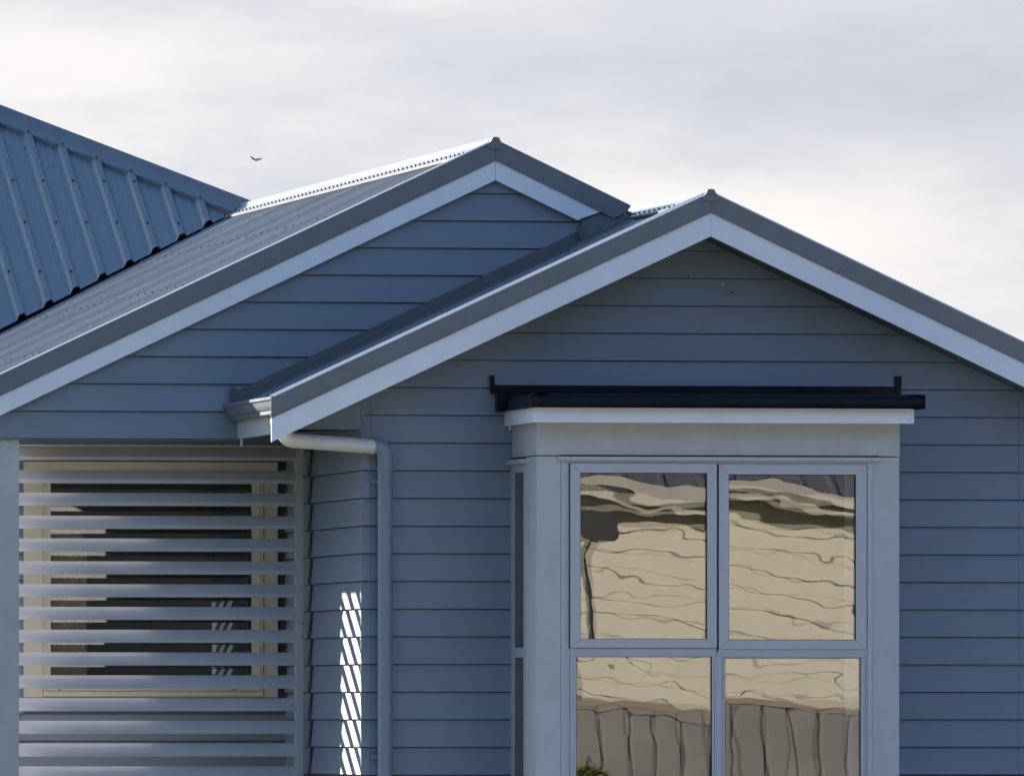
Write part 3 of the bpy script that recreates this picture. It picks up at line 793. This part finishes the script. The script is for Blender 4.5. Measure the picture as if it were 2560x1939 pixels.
for u0, u1, v0, v1, sk_ in ((1225, 1237.5, 937.5, 983, .004), (2237, 2252, 940, 985, -.004)):
    xa_, za_ = P(u0, v0, -.04); xb_, zb_ = P(u1, v1, -.04)
    MB().prism([(xa_+.004, zb_), (xb_, zb_), (xb_-sk_, za_), (xa_, za_-.002)], 'y', -.045, -.024).build('upstand_ear', 'black_membrane', flat)
MB().box(ux0-.001, PX(1262, -.1), -.12, -.03, bz0-.002, bz1+.02).build('corner_patch', 'black_membrane', flat)
# corner posts
pzt = hz0-.006
MB().box(CX+.002, PX(1402, YH), YH+.003, YH+.345, 0.45, pzt).build('post', 'trim_grey', bay)
MB().box(PX(2180.5, YH), bay_r-.002, YH+.003, YH+.37, 0.45, pzt).build('post', 'trim_grey', bay)
MB().box(CX+.02, bay_r-.02, YH+.03, -.0, hz0-.01, hz0+.02).build('lining', 'room_paint', bay)
# front window
wl, wr = PX(1402.5, YH), PX(2180, YH)
zt_ = PZ(1152, 1, YH); zbot = .55
win = ring(MB(), wl, wr, zbot, zt_, .024, YH-.004, YH+.08, tt=.010).build('window', 'frame_paint', bay); win['label'] = 'four light grey framed window of the bay'
MB().box(PX(1394, YH-.02), PX(2202, YH-.02), YH-.022, YH+.01, PZ(1151.5, 1, YH), PZ(1142, 1, YH)).build('head_flashing', 'frame_paint', bay)
ring(MB(), wl+.0245, wr-.0245, zbot+.02, zt_-.0105, .010, YH+.004, YH+.08, tl=.022).build('inner_frame', 'frame_paint', win)
# jamb step lines, mullion, transom
MB().box(PX(1792, YH), PX(1802, YH), YH-.001, YH+.08, zbot+.02, zt_-.012).build('mullion', 'frame_paint', win)
ztr0, ztr1 = PZ(1641, 1, YH), PZ(1619.5, 1, YH)
for a, b in ((PX(1425, YH), PX(1791.5, YH)), (PX(1802.5, YH), PX(2164, YH))):
    MB().box(a, b, YH+.006, YH+.08, ztr0, ztr1).build('transom', 'frame_paint', win)
    MB().box(a, b, YH+.003, YH+.02, (ztr0+ztr1)/2-.001, ztr1-.004).build('transom_bead', 'frame_paint', win)
def sash(u0, u1, pu0, pu1, v0, v1, pv0, pv1, seed, saddle, bow, amp=1.0):
    x0, x1 = PX(u0, YH), PX(u1, YH); a0, a1 = PX(pu0, YH), PX(pu1, YH); z1, z0 = PZ(v0, 1, YH), PZ(v1, 1, YH); b1, b0 = PZ(pv0, 1, YH), PZ(pv1, 1, YH)
    o = ring(MB(), x0+.002, x1-.001, z0, z1, .05, YH-.010, YH+.03, tl=a0-x0-.002, tr=x1-a1-.001, tt=z1-b1, tb=b0-z0).build('sash', 'frame_paint', win)
    # mitre lines in the corners
    ring(MB(), a0-.0005, a1+.0005, b0-.0005, b1+.0005, .0035, YH-.004, YH+.028).build('gasket', 'gasket_shadow_black', o)
    warp_pane('pane', a0-.001, a1+.001, b0-.001, b1+.001, YH+.008, o, seed, amp, saddle, bow)
    warp_pane('pane', a0-.001, a1+.001, b0-.001, b1+.001, YH+.024, o, seed+.37, amp, saddle*.9, -bow*.6)
    for (cx_, cz_, sx_, sz_) in ((x0, z0, 1, 1), (x1, z0, -1, 1), (x0, z1, 1, -1), (x1, z1, -1, -1)):
        q = Vector((cx_+sx_*.003, 0, cz_+sz_*.002)); e = Vector((a0 if sx_ > 0 else a1, 0, b0 if sz_ > 0 else b1)); 
        d = (e-q).normalized(); nn_ = Vector((-d.z, 0, d.x))*.0006
        MB().prism([(q.x-nn_.x, q.z-nn_.z), (e.x-nn_.x, e.z-nn_.z), (e.x+nn_.x, e.z+nn_.z), (q.x+nn_.x, q.z+nn_.z)], 'y', YH-.0104, YH-.009).build('mitre_joint', 'flashing_metal', o)
    return o
sash(1424, 1791.5, 1450, 1767, 1159, 1618.5, 1182, 1597, 1.0, .0034, -.0012)
sash(1796, 2164.5, 1821, 2139, 1161, 1621, 1185, 1599, 2.6, .0048, -.0003)
def fixed(u0, u1, v0, seed, saddle, bow):
    a0, a1 = PX(u0, YH), PX(u1, YH); b1, b0 = PZ(v0, 1, YH), zbot+.05
    o = ring(MB(), a0-.012, a1+.012, b0-.01, b1+.004, .012, YH+.001, YH+.06, tt=.004, tb=.01).build('glazing_bead', 'frame_paint', win)
    ring(MB(), a0-.0005, a1+.0005, b0-.0005, b1+.0005, .0035, YH+.003, YH+.05).build('gasket', 'gasket_shadow_black', o)
    warp_pane('pane', a0-.001, a1+.001, b0-.001, b1+.001, YH+.012, o, seed, 1.9, saddle, bow, wave=1.0)
    warp_pane('pane', a0-.001, a1+.001, b0-.001, b1+.001, YH+.028, o, seed+.37, 1.9, saddle*.9, bow, wave=1.0)
fixed(1440, 1780, 1640.5, 4.0, .0055, .0002)
fixed(1812, 2152, 1643.5, 5.4, .0022, -.0014)
MB().box(PX(1425.5, YH), PX(1440, YH)-.0125, YH+.003, YH+.06, zbot, ztr0-.0005).build('jamb', 'frame_paint', win)
MB().box(PX(2152, YH)+.0125, PX(2163, YH), YH+.003, YH+.06, zbot, ztr0-.0005).build('jamb', 'frame_paint', win)
MB().box(PX(1422.6, YH), PX(1425.2, YH), YH-.0055, YH+.03, ztr1, PZ(1159, 1, YH)).build('shadow_line', 'gasket_shadow_black', win)  # black strip drawing the shadow line beside the left sash
MB().box(PX(1792.2, YH), PX(1795.5, YH), YH-.0052, YH+.03, ztr1-.02, PZ(1160, 1, YH)).build('shadow_line', 'gasket_shadow_black', win)  # black strip drawing the shadow between the two sashes
MB().box(PX(1403, YH), PX(2196, YH), YH-.001, YH+.02, PZ(1143, 1, YH), hz0+.002).build('shadow_gap', 'gasket_shadow_black', win)  # solid black strip, shade painted in above the head flashing
MB().box(PX(1780.5, YH)+.013, PX(1811.5, YH)-.013, YH+.002, YH+.06, zbot, ztr0).build('mullion', 'frame_paint', win)
# left cheek window
cw0, cw1 = -.60+.02, -.035
cy0, cy1 = YH+.345, -.005        # from post to wall
cheek = MB(); czt = PZ(1160, CX, -.3)
cheek = MB()
cheek.box(CX-.006, CX+.05, cy0, cy0+.035, zbot, czt); cheek.box(CX-.006, CX+.05, cy1-.12, cy1, zbot, czt)
cheek.box(CX-.006, CX+.05, cy0+.035, cy1-.12, czt-.045, czt); cheek.box(CX-.006, CX+.05, cy0+.035, cy1-.12, zbot, zbot+.05)
cheek.box(CX-.004, CX+.05, cy0+.035, cy1-.12, ztr0-.002, ztr1+.005)
cwin = cheek.build('window', 'frame_paint', bay); cwin['label'] = 'narrow side window of the bay'
MB().box(CX-.030, CX+.02, cy0-.03, cy1+.0, czt+.001, czt+.026).build('head_flashing', 'frame_paint', bay)
warp_pane('pane', cy0+.03, cy1-.115, zbot+.04, ztr0, CX-.0035, cwin, 8, .6, 0, 0, axis='x', nx=14, nz=40, m='side_glass')
warp_pane('pane', cy0+.03, cy1-.115, ztr1, czt-.04, CX-.0035, cwin, 9, .6, 0, 0, axis='x', nx=14, nz=40, m='side_glass')
# right cheek closed
MB().box(bay_r-.03, bay_r-.002, YH+.37, -.001, .45, pzt).build('cheek_panel', 'trim_grey', bay)
MB().box(CX+.01, bay_r-.01, YH+.01, 0, .40, .50).build('bay_floor', 'trim_grey', bay)
# room behind the bay, blind
rm = MB(); rm.box(XW+.15, XR-.15, 3.6, 3.7, .3, EYE+1.62); rm.box(XW+.15, XR-.15, .1, 3.6, .3, .36); rm.box(XW+.15, XR-.15, .1, 3.6, EYE+1.62, EYE+1.66)
rm.box(XR-.2, XR-.15, .1, 3.6, .36, EYE+1.62)
rm.build('room', 'room_paint', house)
MB().box(PX(2112, YH+.1), PX(2150, YH+.1), YH+.10, YH+.104, .5, hz0-.01).build('curtain', 'blind_cloth', bay)

# ------------------------------------------------------------------ what the glass mirrors: neighbour across the yard
nb = empty('neighbour_house', (0, 0, 0)); tag(nb, 'cream weatherboard house mirrored in the bay window glass', 'house')
NY = -22.0; NX0, NX1 = 3.80, 15.0
nwall = MB().box(NX0, NX1, NY-8, NY, .2, 3.085).build('wall', 'cream_board', nb)
for i in range(0, 21):
    zb = .2+i*.15
    if zb > 3.05: break
    board_poly([(NX0, zb+.009), (NX1, zb+.009), (NX1, zb+.15), (NX0, zb+.15)], zb, .15, NY, 'back', nwall, m='cream_board')
MB().box(NX0-.45, NX1+.4, NY-.1, NY+.24, 3.08, 3.10).build('soffit', 'cream_white', nb)
MB().box(NX0-.45, NX1+.4, NY+.24, NY+.27, 3.05, 3.18).build('fascia', 'cream_white', nb)
MB().box(NX0-.45, NX1+.4, NY+.271, NY+.38, 3.125, 3.205).build('gutter', 'cream_white', nb)
V = []; F = []; x = NX0-.5; k = 0
while x < NX1+.5:
    for dx, dz in ((0, 0), (.15, 0), (.165, .03), (.195, .03), (.21, 0)):
        V += [(x+dx, NY+.34, 3.19+dz), (x+dx, NY-3.9, 3.19+4.36*.42+dz)]
    x += .21+.04
for i in range(len(V)//2-1): F.append([2*i, 2*i+2, 2*i+3, 2*i+1])
pyd('roof_sheet', V, F, 'neighbour_roof', nb)
pyd('roof_sheet', [(NX0-.5, NY-3.9, 5.02), (NX1+.5, NY-3.9, 5.02), (NX1+.5, NY-8.4, 3.25), (NX0-.5, NY-8.4, 3.25)], [[0, 1, 2, 3]], 'neighbour_roof', nb)
nw = MB().box(7.4, 8.9, NY-.05, NY+.05, 1.0, 2.4).build('window', 'cream_white', nb)
MB().box(7.47, 8.83, NY+.051, NY+.055, 1.07, 2.33).build('pane', 'dark_void', nw)

fence = empty('fence', (0, 0, 0)); tag(fence, 'low brown grey steel panel fence mirrored in the lower bay panes', 'fence')
FY = -10.0
for k in range(34):
    x = 1.15+k*.165
    hgt = 1.66+.004*random.uniform(-1, 1)
    V = [(x, FY, .05), (x+.02, FY+.03, .05), (x+.145, FY+.03, .05), (x+.165, FY, .05)]
    V = V+[(a, b, hgt) for a, b, c in V]
    pyd('fence_panel', V, [[0, 1, 5, 4], [1, 2, 6, 5], [2, 3, 7, 6]], 'fence_steel', fence)
MB().box(1.1, 6.8, FY-.012, FY+.045, 1.655, 1.70).build('rail', 'fence_rail', fence)
for k in range(4):
    MB().box(1.12+k*1.85, 1.17+k*1.85, FY-.06, FY-.015, 0, 1.65).build('post', 'fence_rail', fence)
hoop = empty('basketball_stand', (0, 0, 0)); tag(hoop, 'dark backboard on a slim pole mirrored in the left bay pane', 'basketball stand')
hx, hy = 2.55, -14.0
tube('pole', [Vector((hx, hy, 0)), Vector((hx, hy, 2.6)), Vector((hx+.04, hy+.05, 2.72))], .022, 'screw_metal', hoop, 12)
MB().prism([(hx-.05, 2.76), (hx-.01, 2.72), (hx+.17, 2.73), (hx+.20, 2.77), (hx+.19, 2.90), (hx+.02, 2.92), (hx-.04, 2.88)], 'y', hy+.05, hy+.09).build('backboard', 'screw_metal', hoop)

def bush(name, loc, rad, h, n, label, mats=('leaf', 'leaf_yellow')):
    t = empty(name, (0, 0, 0)); tag(t, label, 'bush')
    for mi, mm in enumerate(mats):
        mb = MB(); rr = random.Random(3+mi)
        for k in range(n):
            a = rr.uniform(0, 6.28); q = rr.random()**.5*rad; z = rr.random()**.8*h
            c = Vector((loc[0]+q*math.cos(a)*(1-.3*z/h), loc[1]+q*math.sin(a), z+.02)); d = Vector((rr.uniform(-1, 1), rr.uniform(-1, 1), rr.uniform(-.2, 1))).normalized()
            e = d.orthogonal().normalized()*.012; L = rr.uniform(.04, .09); b = len(mb.v)
            mb.v += [tuple(c-e), tuple(c+d*L*.5+e*1.6), tuple(c+d*L), tuple(c+d*L*.5-e*1.6)]; mb.f.append([b, b+1, b+2, b+3])
        o = mb.build('foliage', mm, t)
    for k in range(5):
        a = k*1.3; tube('stem', [Vector((loc[0], loc[1], 0)), Vector((loc[0]+.1*math.cos(a), loc[1]+.1*math.sin(a), h*.45)), Vector((loc[0]+rad*.6*math.cos(a), loc[1]+rad*.6*math.sin(a), h*.85))], .008, 'screw_trim', t, 5)
    return t
bush('garden_bush', (1.70, -9.0, 0), .20, 1.30, 500, 'small leafy bush mirrored in the bottom corner of the bay window')
bush('garden_bush', (-1.2, -4.0, 0), .35, .95, 700, 'low yellow green bush in front of the porch screen, mirrored in the porch window')

# ------------------------------------------------------------------ bird in the sky
by = 120.0
bxx, bzz = P(641, 397, by)
s = .10
V = [(-1.0, 0, .42), (-.6, .05, .25), (-.2, .1, .08), (0, -.25, .02), (.25, .1, .06), (.65, .05, .10), (1.0, 0, .20), (.55, .42, -.22), (0, .55, -.34), (-.6, .42, -.05), (0, .05, -.42), (0, .05, .16)]
V = [(bxx+a*s, by+b*s, bzz+c*s) for a, b, c in V]
F = [[0, 1, 9], [1, 2, 9], [2, 11, 8, 9], [4, 7, 8, 11], [4, 5, 7], [5, 6, 7], [2, 3, 11], [3, 4, 11], [2, 10, 3], [4, 3, 10], [8, 10, 2], [8, 4, 10]]
bird = pyd('bird', V, F, 'bird_pale', None, True); tag(bird, 'small pale bird gliding in the cloudy sky left of the gables', 'bird')
